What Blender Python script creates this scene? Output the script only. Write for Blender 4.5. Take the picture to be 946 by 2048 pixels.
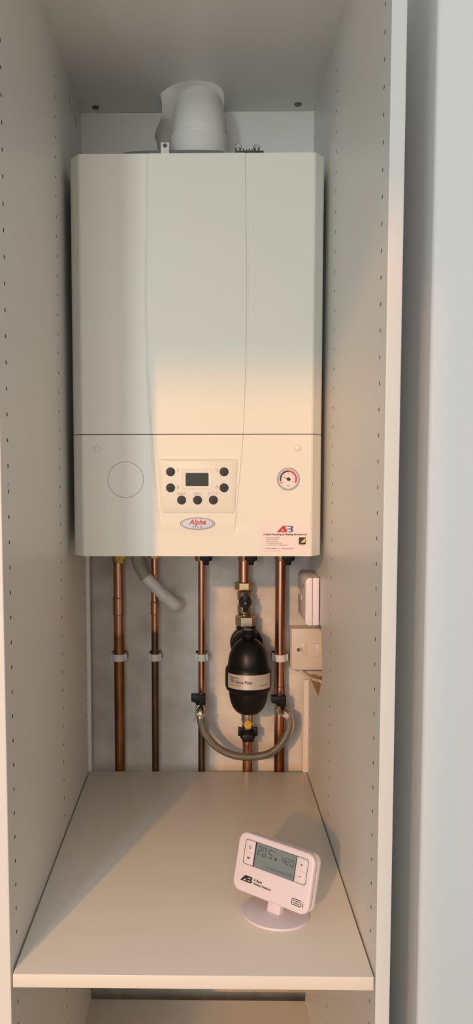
import bpy, bmesh, math, random
from mathutils import Vector, Matrix
from math import sin, cos, pi, radians
random.seed(4)
for o in list(bpy.data.objects): bpy.data.objects.remove(o)
S = bpy.context.scene
COL = S.collection

# ------------------------------------------------------------------ camera
CAM = Vector((.24736, -1.74412, .6443)); YAW, PIT, ROL, FPX, UX, UY = -.01628, -.07966, -.00141, 1694.8, 383.45, 1065.85
FW = Vector((sin(YAW)*cos(PIT), cos(YAW)*cos(PIT), sin(PIT)))
_r = Vector((cos(YAW), -sin(YAW), 0)); _u = _r.cross(FW)
RT = _r*cos(ROL)+_u*sin(ROL); UPV = -_r*sin(ROL)+_u*cos(ROL)
cd = bpy.data.cameras.new('camera'); cam = bpy.data.objects.new('camera', cd); COL.objects.link(cam)
m = Matrix((RT, UPV, -FW)).transposed().to_4x4(); m.translation = CAM; cam.matrix_world = m
cd.sensor_fit = 'VERTICAL'; cd.sensor_height = 36; cd.lens = FPX/2048*36
cd.shift_x = (473-UX)/2048; cd.shift_y = -(1024-UY)/2048
cd.clip_start = .02; cd.clip_end = 60
S.camera = cam

# ------------------------------------------------------------------ exposure, world, lights
S.view_settings.view_transform = 'Standard'; S.view_settings.look = 'None'
S.view_settings.exposure = .03; S.view_settings.gamma = 1.0
try: S.view_settings.use_curve_mapping = False
except Exception: pass
W = bpy.data.worlds.new('room_light'); S.world = W; W.use_nodes = True
nt = W.node_tree; bg = nt.nodes['Background']
tc = nt.nodes.new('ShaderNodeTexCoord'); sx = nt.nodes.new('ShaderNodeSeparateXYZ'); mr = nt.nodes.new('ShaderNodeMapRange')
rp = nt.nodes.new('ShaderNodeValToRGB')
nt.links.new(tc.outputs['Generated'], sx.inputs[0]); nt.links.new(sx.outputs['Z'], mr.inputs['Value'])
mr.inputs['From Min'].default_value = -.6; mr.inputs['From Max'].default_value = .6
nt.links.new(mr.outputs[0], rp.inputs[0]); nt.links.new(rp.outputs[0], bg.inputs['Color'])
rp.color_ramp.elements[0].color = (1.0, .74, .48, 1); rp.color_ramp.elements[1].color = (.84, .93, 1.0, 1)
bg.inputs['Strength'].default_value = .38
# warm low sun through the window opposite the cupboard
sd = bpy.data.lights.new('sun', 'SUN'); sd.energy = 1.45; sd.angle = radians(1.4); sd.color = (1, .42, .08)
so = bpy.data.objects.new('sun', sd); COL.objects.link(so)
so.rotation_euler = Vector((.345, 1, -.32)).to_track_quat('-Z', 'Y').to_euler(); so.location = (-3, -8, 4)
# cool daylight by the first window; second window and its light are added fill
def daylight(name, w, h, e, loc, aim, col):
    ad = bpy.data.lights.new(name, 'AREA'); ad.shape = 'RECTANGLE'; ad.size = w; ad.size_y = h; ad.energy = e; ad.color = col
    ao = bpy.data.objects.new(name, ad); COL.objects.link(ao); ao.location = loc
    ao.rotation_euler = (Vector(aim)-ao.location).to_track_quat('-Z', 'Y').to_euler()
daylight('window_daylight', .30, 1.9, 38, (-1.00, -4.52, 1.0), (.3, -.2, .6), (.90, .97, 1.0))
daylight('window_daylight', 1.15, 2.0, 31, (-.12, -4.52, .95), (.3, -.2, .6), (.98, .97, .93))  # broad frontal fill, an added light in the made-up second opening

# ------------------------------------------------------------------ materials
def mat(name, col, rough=.5, metal=0, noise=0, nscale=40, bump=0, bscale=200, coat=0, spec=.5):
    m = bpy.data.materials.new(name); m.use_nodes = True; n = m.node_tree.nodes; l = m.node_tree.links
    b = n['Principled BSDF']; b.inputs['Base Color'].default_value = (*col, 1); b.inputs['Roughness'].default_value = rough
    b.inputs['Metallic'].default_value = metal; b.inputs['Coat Weight'].default_value = coat
    b.inputs['Specular IOR Level'].default_value = spec
    t = n.new('ShaderNodeTexCoord')
    if noise:
        z = n.new('ShaderNodeTexNoise'); z.inputs['Scale'].default_value = nscale; z.inputs['Detail'].default_value = 5
        l.new(t.outputs['Object'], z.inputs['Vector'])
        r = n.new('ShaderNodeValToRGB'); r.color_ramp.elements[0].position = .3; r.color_ramp.elements[1].position = .7
        r.color_ramp.elements[0].color = (*[c*(1-noise) for c in col], 1); r.color_ramp.elements[1].color = (*[min(1, c*(1+noise*.4)) for c in col], 1)
        l.new(z.outputs['Fac'], r.inputs[0]); l.new(r.outputs[0], b.inputs['Base Color'])
    if bump:
        z = n.new('ShaderNodeTexNoise'); z.inputs['Scale'].default_value = bscale; z.inputs['Detail'].default_value = 4
        l.new(t.outputs['Object'], z.inputs['Vector'])
        q = n.new('ShaderNodeBump'); q.inputs['Strength'].default_value = bump; q.inputs['Distance'].default_value = .002
        l.new(z.outputs['Fac'], q.inputs['Height']); l.new(q.outputs[0], b.inputs['Normal'])
    return m
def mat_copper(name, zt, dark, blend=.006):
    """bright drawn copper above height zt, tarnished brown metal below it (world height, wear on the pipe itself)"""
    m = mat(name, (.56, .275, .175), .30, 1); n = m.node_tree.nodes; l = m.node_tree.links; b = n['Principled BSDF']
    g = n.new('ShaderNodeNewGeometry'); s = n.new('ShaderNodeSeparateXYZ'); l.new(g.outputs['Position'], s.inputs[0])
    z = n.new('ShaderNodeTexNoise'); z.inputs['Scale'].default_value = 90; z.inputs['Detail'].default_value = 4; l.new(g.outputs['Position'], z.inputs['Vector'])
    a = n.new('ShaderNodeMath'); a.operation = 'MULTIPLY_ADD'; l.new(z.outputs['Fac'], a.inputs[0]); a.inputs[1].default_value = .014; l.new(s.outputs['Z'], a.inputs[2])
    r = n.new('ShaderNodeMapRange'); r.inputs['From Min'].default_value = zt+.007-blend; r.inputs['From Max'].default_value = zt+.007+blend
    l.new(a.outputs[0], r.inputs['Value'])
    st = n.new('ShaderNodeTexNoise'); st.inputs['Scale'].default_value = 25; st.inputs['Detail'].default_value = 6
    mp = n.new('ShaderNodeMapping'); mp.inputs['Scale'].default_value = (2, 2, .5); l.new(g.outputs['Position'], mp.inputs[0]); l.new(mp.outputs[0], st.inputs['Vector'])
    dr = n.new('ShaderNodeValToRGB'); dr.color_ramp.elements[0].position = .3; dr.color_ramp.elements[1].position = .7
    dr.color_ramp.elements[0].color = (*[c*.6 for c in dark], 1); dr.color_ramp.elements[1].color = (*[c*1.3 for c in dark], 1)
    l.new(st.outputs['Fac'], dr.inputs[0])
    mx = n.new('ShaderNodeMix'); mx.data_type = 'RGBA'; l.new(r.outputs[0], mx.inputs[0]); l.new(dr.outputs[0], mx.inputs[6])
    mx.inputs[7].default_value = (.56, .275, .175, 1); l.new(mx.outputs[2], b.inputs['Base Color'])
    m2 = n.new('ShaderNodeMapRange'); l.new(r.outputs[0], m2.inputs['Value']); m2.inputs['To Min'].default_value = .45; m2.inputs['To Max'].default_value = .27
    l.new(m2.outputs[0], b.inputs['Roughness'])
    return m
def mat_braid():
    m = mat('steel_braid', (.55, .53, .48), .34, .9); n = m.node_tree.nodes; l = m.node_tree.links; b = n['Principled BSDF']
    t = n.new('ShaderNodeUVMap'); s = n.new('ShaderNodeSeparateXYZ'); l.new(t.outputs[0], s.inputs[0])
    hs = []
    for sg in (1, -1):
        a = n.new('ShaderNodeMath'); a.operation = 'MULTIPLY'; a.inputs[1].default_value = 16*2*pi; l.new(s.outputs['X'], a.inputs[0])
        c = n.new('ShaderNodeMath'); c.operation = 'MULTIPLY_ADD'; c.inputs[1].default_value = sg*2400.; l.new(s.outputs['Y'], c.inputs[0]); l.new(a.outputs[0], c.inputs[2])
        d = n.new('ShaderNodeMath'); d.operation = 'SINE'; l.new(c.outputs[0], d.inputs[0]); hs.append(d)
    e = n.new('ShaderNodeMath'); e.operation = 'MAXIMUM'; l.new(hs[0].outputs[0], e.inputs[0]); l.new(hs[1].outputs[0], e.inputs[1])
    q = n.new('ShaderNodeBump'); q.inputs['Strength'].default_value = .8; q.inputs['Distance'].default_value = .0006
    l.new(e.outputs[0], q.inputs['Height']); l.new(q.outputs[0], b.inputs['Normal'])
    r = n.new('ShaderNodeValToRGB'); r.color_ramp.elements[0].color = (.16, .14, .11, 1); r.color_ramp.elements[1].color = (.45, .43, .39, 1)
    mr = n.new('ShaderNodeMapRange'); mr.inputs['From Min'].default_value = -.6; l.new(e.outputs[0], mr.inputs['Value']); l.new(mr.outputs[0], r.inputs[0]); l.new(r.outputs[0], b.inputs['Base Color'])
    return m
M = dict(
    panel=mat('white_melamine', (.76, .76, .735), .38, bump=.03, bscale=600),
    shelf=mat('white_shelf_melamine', (.81, .765, .69), .42, bump=.03, bscale=600),
    chip=mat('raw_chipboard', (.55, .36, .13), .9, noise=.4, nscale=300, bump=.4, bscale=400),
    bore=mat('drilled_hole_chipboard', (.10, .08, .06), .95),  # chipboard colour darkened to put shade inside the drilled holes
    plaster=mat('painted_plaster', (.64, .605, .56), .8, noise=.24, nscale=15, bump=.6, bscale=38),
    paint=mat('white_wall_paint', (.86, .87, .87), .7, noise=.02, nscale=3, bump=.08, bscale=250),
    floor=mat('floor_carpet', (.45, .38, .31), .95, noise=.15, nscale=200),
    boiler=mat('boiler_enamel', (.80, .795, .72), .42, bump=.04, bscale=500),
    boiler2=mat('boiler_steel_side', (.66, .66, .61), .5),
    white=mat('white_plastic', (.80, .78, .74), .35),
    flue=mat('flue_white_enamel', (.74, .745, .72), .4),
    pink=mat('warm_white_plastic', (.76, .70, .76), .38),
    clip=mat('pipe_clip_plastic', (.68, .66, .63), .5),
    grey=mat('grey_rubber', (.16, .165, .16), .6),
    hosegrey=mat('grey_waste_hose', (.30, .30, .26), .5),
    waste=mat('waste_pipe_plastic', (.68, .67, .64), .4),
    black=mat('black_plastic', (.007, .007, .009), .42, spec=.2),
    blacksoft=mat('black_satin_plastic', (.006, .006, .006), .36, spec=.25),
    button=mat('dark_grey_button', (.030, .030, .038), .5, spec=.3),
    gap=mat('shadow_gap_grey', (.10, .095, .085), .8),
    line=mat('moulded_line_grey', (.40, .38, .33), .7),
    lcd=mat('lcd_glass_green', (.040, .050, .041), .3, spec=.15),
    lcd2=mat('lcd_glass_grey', (.19, .25, .27), .3, spec=.3),
    seg=mat('lcd_segment', (.07, .095, .10), .4),
    seg2=mat('lcd_segment_faint', (.12, .16, .17), .4),
    aged=mat('aged_white_plastic', (.62, .56, .49), .4),  # even tan tone, darker than the white plastic
    ink=mat('black_ink', (.02, .02, .02), .5),
    greyink=mat('grey_ink', (.30, .28, .26), .5),
    red=mat('red_ink', (.55, .03, .03), .4),
    orange=mat('orange_ink', (.80, .25, .05), .5),
    blue=mat('blue_ink', (.03, .12, .32), .4),
    silver=mat('silver_badge', (.40, .40, .42), .35, .5),
    sticker=mat('sticker_paper', (.86, .76, .76), .5),
    yellow=mat('yellow_plastic', (.62, .38, .02), .4),
    signyellow=mat('yellow_ink', (.90, .62, .12), .5),
    brass=mat('brass', (.58, .40, .22), .28, 1),
    nickel=mat('nickel_plated_brass', (.52, .44, .33), .28, 1),
    chrome=mat('chrome', (.72, .68, .62), .2, 1),
    copper=mat('copper', (.57, .285, .185), .28, 1),
    copper1=mat_copper('copper_with_tarnished_foot', .289, (.26, .115, .045)),
    copper2=mat_copper('copper_with_dark_foot', .298, (.13, .085, .05)),
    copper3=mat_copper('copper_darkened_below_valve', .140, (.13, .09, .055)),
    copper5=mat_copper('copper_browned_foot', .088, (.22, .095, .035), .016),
    steel=mat('zinc_steel', (.45, .44, .42), .4, 1),
    darkmetal=mat('dark_metal', (.13, .12, .11), .5, .7),
    foil=mat('filter_label_foil', (.60, .55, .50), .35, .4),
    cable=mat('white_cable', (.80, .74, .66), .45),
    braid=mat_braid(),
)

# ------------------------------------------------------------------ geometry helpers
def P(px, py, Y):
    """point of the place at depth Y that a picture position of the 946x2048 survey points to"""
    d = FW + RT*((px-UX)/FPX) - UPV*((py-UY)/FPX)
    return CAM + d*((Y-CAM.y)/d.y)
def tag(o, label=None, cat=None, group=None, kind=None):
    if label: o['label'] = label
    if cat: o['category'] = cat
    if group: o['group'] = group
    if kind: o['kind'] = kind
    return o
def empty(name, loc, label, cat, group=None, rz=0):
    o = bpy.data.objects.new(name, None); COL.objects.link(o); o.location = loc; o.rotation_euler = (0, 0, rz)
    o.empty_display_size = .02
    return tag(o, label, cat, group)
def wmat(o):
    m = o.matrix_basis.copy()
    while o.parent: o = o.parent; m = o.matrix_basis @ m
    return m
def obj(name, bm, material, parent=None, local=False, sharp=32, label=None, kind=None):
    if parent is not None and not local: bm.transform(wmat(parent).inverted())
    bmesh.ops.recalc_face_normals(bm, faces=bm.faces)
    for f in bm.faces: f.smooth = True
    for e in bm.edges:
        e.smooth = not (len(e.link_faces) != 2 or e.calc_face_angle(0) > radians(sharp))
    me = bpy.data.meshes.new(name); bm.to_mesh(me); bm.free()
    for x in (material if isinstance(material, (list, tuple)) else [material]): me.materials.append(x)
    o = bpy.data.objects.new(name, me); COL.objects.link(o)
    if parent: o.parent = parent
    return tag(o, label, None, None, kind)
def new(): return bmesh.new()
def box(bm, a, b, bev=0, seg=2, mtx=None):
    a = Vector(a); b = Vector(b); r = bmesh.ops.create_cube(bm, size=1); vs = r['verts']
    for v in vs: v.co = Vector(((a.x+b.x)/2+v.co.x*(b.x-a.x), (a.y+b.y)/2+v.co.y*(b.y-a.y), (a.z+b.z)/2+v.co.z*(b.z-a.z)))
    if bev:
        es = list({e for v in vs for e in v.link_edges})
        r = bmesh.ops.bevel(bm, geom=es, offset=bev, segments=seg, profile=.5, affect='EDGES'); vs = list({v for f in r['faces'] for v in f.verts} | {v for v in vs if v.is_valid})
    if mtx is not None: bmesh.ops.transform(bm, matrix=mtx, verts=vs)
    return bm
def ring_frames(pts):
    T = []
    for i in range(len(pts)):
        a = pts[max(0, i-1)]; b = pts[min(len(pts)-1, i+1)]; T.append((b-a).normalized())
    n = T[0].orthogonal().normalized(); F = []
    for t in T:
        n = (n - t*n.dot(t)).normalized(); F.append((n, t.cross(n)))
    return F
def tube(bm, pts, r, n=24, cap=True, uv=False):
    pts = [Vector(p) for p in pts]; rr = r if isinstance(r, (list, tuple)) else [r]*len(pts); F = ring_frames(pts); R = []
    for p, q, (a, b) in zip(pts, rr, F): R.append([bm.verts.new(p+(a*cos(2*pi*k/n)+b*sin(2*pi*k/n))*q) for k in range(n)])
    lay = bm.loops.layers.uv.verify() if uv else None; L = [0]
    for i in range(1, len(pts)): L.append(L[-1]+(pts[i]-pts[i-1]).length)
    for i in range(len(R)-1):
        for k in range(n):
            f = bm.faces.new((R[i][k], R[i][(k+1) % n], R[i+1][(k+1) % n], R[i+1][k]))
            if uv:
                for lp, (u, v) in zip(f.loops, ((k/n, L[i]), ((k+1)/n, L[i]), ((k+1)/n, L[i+1]), (k/n, L[i+1]))): lp[lay].uv = (u, v)
    if cap: bm.faces.new(R[0][::-1]); bm.faces.new(R[-1])
    return bm
def cyl(bm, a, b, r, r2=None, n=32): return tube(bm, [a, b], [r, r if r2 is None else r2], n)
def lathe(bm, prof, c=(0, 0, 0), axis='Z', n=48):
    """prof: (radius, height) pairs; closed with caps where the radius is not 0"""
    R = []; c = Vector(c)
    for r, h in prof:
        if r < 1e-6: ring = [bm.verts.new((0, 0, h))]
        else: ring = [bm.verts.new((r*cos(2*pi*k/n), r*sin(2*pi*k/n), h)) for k in range(n)]
        R.append(ring)
    for A, B in zip(R, R[1:]):
        for k in range(n):
            if len(A) == 1 and len(B) == 1: continue
            if len(A) == 1: bm.faces.new((A[0], B[(k+1) % n], B[k]))
            elif len(B) == 1: bm.faces.new((A[k], A[(k+1) % n], B[0]))
            else: bm.faces.new((A[k], A[(k+1) % n], B[(k+1) % n], B[k]))
    if len(R[0]) > 1: bm.faces.new(R[0][::-1])
    if len(R[-1]) > 1: bm.faces.new(R[-1])
    vs = [v for q in R for v in q]
    if axis == 'Y': rot = Matrix.Rotation(pi/2, 4, 'X')        # height runs towards -y
    elif axis == 'X': rot = Matrix.Rotation(-pi/2, 4, 'Y')     # height runs towards -x
    else: rot = Matrix.Identity(4)
    bmesh.ops.transform(bm, matrix=Matrix.Translation(c) @ rot, verts=vs)
    return bm
def prism(bm, poly, a, b, plane='XZ', bev=0, seg=2):
    """polygon in a plane extruded between a and b on the third axis"""
    def q(u, v, w): return {'XZ': (u, w, v), 'XY': (u, v, w), 'YZ': (w, u, v)}[plane]
    A = [bm.verts.new(q(u, v, a)) for u, v in poly]; B = [bm.verts.new(q(u, v, b)) for u, v in poly]; n = len(poly)
    fs = [bm.faces.new(A), bm.faces.new(B[::-1])]
    for k in range(n): bm.faces.new((A[k], B[k], B[(k+1) % n], A[(k+1) % n]))
    if bev:
        es = list({e for f in fs for e in f.edges}); bmesh.ops.recalc_face_normals(bm, faces=bm.faces)
        bmesh.ops.bevel(bm, geom=es, offset=bev, segments=seg, profile=.5, affect='EDGES')
    return bm
def rrect(w, h, r, n=6, cx=0, cz=0):
    out = []
    for sx_, sz, a0 in ((1, 1, 0), (-1, 1, pi/2), (-1, -1, pi), (1, -1, 3*pi/2)):
        for k in range(n+1):
            a = a0+pi/2*k/n; out.append((cx+sx_*(w/2-r)+r*cos(a), cz+sz*(h/2-r)+r*sin(a)))
    return out
def hexnut(bm, c, r, h, n=6, axis='Z'):
    c = Vector(c); prof = [(r*.86, 0), (r, h*.12), (r, h*.88), (r*.86, h)]
    lathe(bm, prof, c, axis, n); return bm
def text(name, s, size, material, parent, mtx, align='CENTER', xs=1, shear=0, bold=0, ext=.00012, local=True, bend=None):
    cu = bpy.data.curves.new(name, 'FONT'); cu.body = s; cu.size = size; cu.align_x = align; cu.align_y = 'CENTER'
    cu.shear = shear; cu.offset = bold; cu.extrude = ext; cu.resolution_u = 3
    t = bpy.data.objects.new('tmp', cu); COL.objects.link(t); bpy.context.view_layer.update()
    me = bpy.data.meshes.new_from_object(t.evaluated_get(bpy.context.evaluated_depsgraph_get()))
    bpy.data.objects.remove(t); bpy.data.curves.remove(cu)
    for v in me.vertices: v.co.x *= xs
    me.transform(mtx if local else wmat(parent).inverted() @ mtx)
    if bend:
        for v in me.vertices: v.co = bend(v.co)
    me.name = name; me.materials.clear(); me.materials.append(material)
    o = bpy.data.objects.new(name, me); COL.objects.link(o); o.parent = parent
    return o
def front(x, y, z): return Matrix.Translation((x, y, z)) @ Matrix.Rotation(pi/2, 4, 'X')
def smooth_path(pts, n=10):
    pts = [Vector(p) for p in pts]; out = []
    Q = [pts[0]*2-pts[1]]+pts+[pts[-1]*2-pts[-2]]
    for i in range(1, len(Q)-2):
        for k in range(n):
            t = k/n; a, b, c, d = Q[i-1:i+3]
            out.append(.5*((2*b)+(c-a)*t+(2*a-5*b+4*c-d)*t*t+(3*b-a-3*c+d)*t**3))
    return out+[pts[-1]]
def boolean(o, cutters_bm, extra_mat=None):
    me = bpy.data.meshes.new('cut'); cutters_bm.to_mesh(me); cutters_bm.free()
    if extra_mat:
        for mm in o.data.materials: me.materials.append(mm)
        me.materials.append(extra_mat)
        for p in me.polygons: p.material_index = len(o.data.materials)
        o.data.materials.append(extra_mat)
    c = bpy.data.objects.new('cut', me); COL.objects.link(c)
    md = o.modifiers.new('b', 'BOOLEAN'); md.operation = 'DIFFERENCE'; md.solver = 'EXACT'; md.object = c
    if hasattr(md, 'material_mode'): md.material_mode = 'INDEX'
    bpy.context.view_layer.update()
    nm = bpy.data.meshes.new_from_object(o.evaluated_get(bpy.context.evaluated_depsgraph_get()))
    o.modifiers.clear(); old = o.data; o.data = nm; nm.name = old.name
    bpy.data.objects.remove(c)

# ------------------------------------------------------------------ the setting
WD, DP, HT, TK, WY = .462, .72, 1.342, .018, .060      # inside width, depth, inside height, board thickness, plaster wall depth
RWY = -.56
SZ = -.60                                             # room floor
bm = new(); box(bm, (-1.6, WY, SZ), (2.2, WY+.1, 2.4)); obj('wall_back', bm, M['plaster'], kind='structure')
bm = new(); box(bm, (.5565, RWY, SZ), (2.2, WY, 2.4), .007, 4); obj('wall_right', bm, M['paint'], kind='structure')
bm = new(); box(bm, (-1.6, RWY, SZ), (-.10, WY, 2.4), .007, 4); obj('wall_left', bm, M['paint'], kind='structure')
bm = new(); box(bm, (-3.2, -4.75, SZ-.05), (2.6, WY+.1, SZ)); obj('floor', bm, M['floor'], kind='structure')
bm = new()
x0, x1, z0, z1, u0, u1 = -1.66, -.85, -.05, 2.24, -.70, .48
box(bm, (-3.2, -4.75, SZ), (x0, -4.6, 3.4)); box(bm, (x1, -4.75, SZ), (u0, -4.6, 3.4)); box(bm, (u1, -4.75, SZ), (2.6, -4.6, 3.4))
box(bm, (x0, -4.75, SZ), (x1, -4.6, z0)); box(bm, (x0, -4.75, z1), (x1, -4.6, 3.4))
box(bm, (u0, -4.75, SZ), (u1, -4.6, z0)); box(bm, (u0, -4.75, z1), (u1, -4.6, 3.4))  # second opening, added to go with the fill light
obj('wall_front', bm, M['paint'], kind='structure')
for k, (p, q) in enumerate(((x0, x1), (u0, u1))):  # first window lets in the sun, second is an addition for the fill
    bm = new()
    for a, b in (((p, z0), (p+.02, z1)), ((q-.02, z0), (q, z1)), ((p, z0), (q, z0+.02)), ((p, z1-.02), (q, z1))):
        box(bm, (a[0], -4.70, a[1]), (b[0], -4.64, b[1]))
    obj('window_%d' % (k+1), bm, M['paint'], kind='structure')

# ------------------------------------------------------------------ the tall cupboard
BOTTOM = -.585
cup = empty('tall_cupboard', (WD/2, -DP/2, BOTTOM), 'tall open white cupboard with drilled side panels that houses the boiler', 'cupboard')
def side_panel(x0, x1, zr, inner, name='side_panel'):
    bm = new(); box(bm, (x0, -DP, BOTTOM), (x1, 0, HT+TK), .0012, 2)
    o = obj(name, bm, M['panel'], cup)
    cb = new(); d = .011
    for yc, zo in ((-DP+.037, 0), (-.305, -.004), (-.026, -.004)):
        k = 0; z = zr+.032*6
        while z > BOTTOM+.1:
            if z < HT-.03 and abs(z-.009) > .012:
                a = Vector((inner-.004 if inner > .1 else inner+.004, yc, z+zo)); b = Vector((inner+d if inner > .1 else inner-d, yc, z+zo))
                cyl(cb, a, b, .0029, n=10)
            z -= .032
    if inner < .1: cyl(cb, (.004, -DP+.036, .6205), (-.006, -DP+.036, .6205), .0017, n=8); cyl(cb, (.004, -DP+.0345, .6165), (-.003, -DP+.0345, .6165), .0012, n=8)
    bmesh.ops.recalc_face_normals(cb, faces=cb.faces)
    boolean(o, cb, M['bore'])
    return o
left = side_panel(-TK, 0, 1.0917, 0)
right = side_panel(WD, WD+TK, 1.0966, WD)
# ragged notch for the spur in the right panel, raw chipboard showing on the cut
nb = new(); prism(nb, [(.02, .346), (-.188, .346), (-.2115, .2586), (-.198, .247), (-.180, .226), (-.158, .206), (-.09, .2075), (.02, .209)], WD-.01, WD+TK+.01, 'YZ')
bmesh.ops.recalc_face_normals(nb, faces=nb.faces); boolean(right, nb, M['chip'])
for o in (left, right):
    for p in o.data.polygons: p.use_smooth = False
bm = new(); prism(bm, [(0, -DP), (WD, -DP), (WD, 0), (.2840, 0), (.2838, -.06), (.2813, -.0913), (.2776, -.108), (.2696, -.123), (.2590, -.134), (.2466, -.1398), (.230, -.1415), (.2147, -.1404), (.2000, -.134), (.1868, -.1247), (.1745, -.108),
                       (.1632, -.0913), (.1610, -.088), (.1636, -.0496), (.1611, 0), (0, 0)], HT, HT+TK, 'XY')
obj('top_panel', bm, M['panel'], cup)
for x, y in ((.0327, -.0316), (.4268, -.0377)):
    bm = new(); lathe(bm, [(.0068, 0), (.0068, .0022), (.0052, .003), (.0030, .003), (.0030, .0012), (0, .0012)], (x, y, HT-.003+.0006), n=24)
    bm.transform(Matrix.Identity(4)); obj('cam_bolt', bm, M['darkmetal'], cup, label='dark metal cam bolt under the top panel')
bm = new(); box(bm, (.0022, -DP+.001, -TK), (WD-.0022, -.002, 0), .001, 2); obj('shelf_board', bm, M['shelf'], cup)
bm = new(); box(bm, (0, -DP+.001, BOTTOM+.06), (WD, 0, BOTTOM+.078), .001); obj('bottom_board', bm, M['shelf'], cup)
# what is left of the back board: strips in the grooves and the sawn piece over the boiler
bm = new(); box(bm, (0, -.0035, .0005), (.0072, 0, HT-.17)); obj('back_board_strip', bm, M['panel'], cup)
bm = new(); box(bm, (WD-.0100, -.0035, .0005), (WD, 0, .198)); obj('back_board_strip', bm, M['aged'], cup, label='yellowed strip of back board in the lower right corner')
L = [P(*q, 0) for q in ((324, 227), (320, 243), (314, 256), (310, 268), (309.5, 276), (313, 284), (314, 291), (318, 312))]
bm = new(); prism(bm, [(0, HT)]+[(p.x, min(HT, p.z)) for p in L]+[(L[-1].x, 1.176), (0, 1.176)], -.0035, 0)
obj('back_board', bm, M['panel'], cup, label='sawn white back board left of the flue')
bm = new()
R = [P(*q, 0) for q in ((449, 222), (450, 234), (453, 243), (451, 256), (452, 300))]
prism(bm, [(WD, HT), (WD, 1.176), (R[-1].x, 1.176)]+[(p.x, min(HT, p.z)) for p in R[::-1]], -.0035, 0)
obj('back_board', bm, M['panel'], cup, label='sawn white back board right of the flue')

# scuffs on the left side panel near the top
def on_left(px, py):
    d = FW + RT*((px-UX)/FPX) - UPV*((py-UY)/FPX); p = CAM + d*((.0002-CAM.x)/d.x); return p
sc_ = new()
for pts in (((137, 172), (139, 186), (138, 200)), ((139, 196), (141, 214), (145, 226)), ((147, 208), (149, 230), (151, 246)), ((151, 236), (152, 250), (152, 262)), ((146, 190), (148, 200))):
    tube(sc_, smooth_path([on_left(*q) for q in pts], 4), .00045, 6)
obj('scuff_mark', sc_, mat('scuff_grey', (.30, .29, .26), .8), cup, kind='stuff')

# ------------------------------------------------------------------ the boiler
BX, BO, BI, FY, CH, ZT, ZB, ZS = .23252, .2199, .2011, -.2555, .022, 1.1735, .4843, .6980
boil = empty('wall_boiler', (BX, WY, ZB), 'large cream wall-hung gas boiler with dark buttons and a round gauge', 'boiler')
def interp(tab, z):
    tab = sorted(tab); n = len(tab)
    if z <= tab[0][0]: i = 0
    elif z >= tab[-1][0]: i = n-2
    else: i = max(k for k in range(n-1) if tab[k][0] <= z)
    s = []
    for k in range(n):
        a = tab[max(0, k-1)]; b = tab[min(n-1, k+1)]; s.append((b[1]-a[1])/(b[0]-a[0]))
    (za, va), (zb, vb) = tab[i], tab[i+1]; h = zb-za; t = (z-za)/h
    return (2*t**3-3*t*t+1)*va+(t**3-2*t*t+t)*h*s[i]+(-2*t**3+3*t*t)*vb+(t**3-t*t)*h*s[i+1]
LT = [(1.1712, .1487), (1.05, .1462), (.9288, .1443), (.81, .1466), (.698, .1522), (.62, .1585), (.5395, .1655)]
RTB = [(1.1712, .3163), (1.05, .3186), (.9288, .3198), (.81, .3183), (.698, .3146), (.62, .3085), (.5395, .3011)]
def sstep(a, b, x): t = max(0, min(1, (x-a)/(b-a))); return t*t*(3-2*t)
def cover(za, zb, name, nz):
    bm = new(); rows = []; G = .0022
    for i in range(nz+1):
        z = za+(zb-za)*i/nz; l = interp(LT, max(z, .525)); r = interp(RTB, max(z, .525)); row = []
        X = [BX-BO, BX-BO, BX-BO+.002, BX-BI-.0015, BX-BI+.0015]
        X += [BX-BI+.0015+(l-G-(BX-BI+.0015))*k/4 for k in range(1, 4)]+[l-G, l-.0006, l+.0006, l+G]
        X += [l+G+(r-l-2*G)*k/12 for k in range(1, 12)]+[r-G, r-.0006, r+.0006, r+G]
        X += [r+G+(BX+BI-.0015-r-G)*k/4 for k in range(1, 4)]+[BX+BI-.0015, BX+BI+.0015, BX+BO-.002, BX+BO, BX+BO]
        n = len(X)
        for k, x in enumerate(X):
            if k in (0, n-1): y = FY+CH+.012
            elif k in (1, n-2): y = FY+CH+.003
            elif k in (2, n-3): y = FY+CH-.0012
            elif k in (3, n-4): y = FY+.0014
            elif k in (4, n-5): y = FY
            else:
                f = sstep(-.008, .008, z-(.5335-.006*(1-((x-BX)/.075)**2)))
                ins = l < x < r
                y = FY
                if ins: y -= .0010*f
                if abs(x-l) < .001 or abs(x-r) < .001: y = FY+.0008*f
            row.append(bm.verts.new((x, y, z)))
        rows.append(row)
    for A, B in zip(rows, rows[1:]):
        for k in range(len(A)-1): bm.faces.new((A[k], A[k+1], B[k+1], B[k]))
    for row, s in ((rows[0], 1), (rows[-1], -1)):      # returned lips at top and bottom
        lip = [bm.verts.new((v.co.x, max(v.co.y, FY+CH+.012), v.co.z)) for v in row]
        for k in range(len(row)-1):
            try: bm.faces.new((row[k], row[k+1], lip[k+1], lip[k]))
            except ValueError: pass
    bmesh.ops.remove_doubles(bm, verts=bm.verts, dist=1e-6)
    return obj(name, bm, M['boiler'], boil, sharp=12)
cover(ZS+.0007, ZT, 'front_casing', 60)
lower = cover(ZB, ZS-.0007, 'lower_cover', 40)
bm = new(); box(bm, (BX-BO+.0006, FY+CH+.006, ZB+.012), (BX+BO-.0006, WY-.001, ZT-.002), .002)
obj('body_casing', bm, M['boiler2'], boil)
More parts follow.
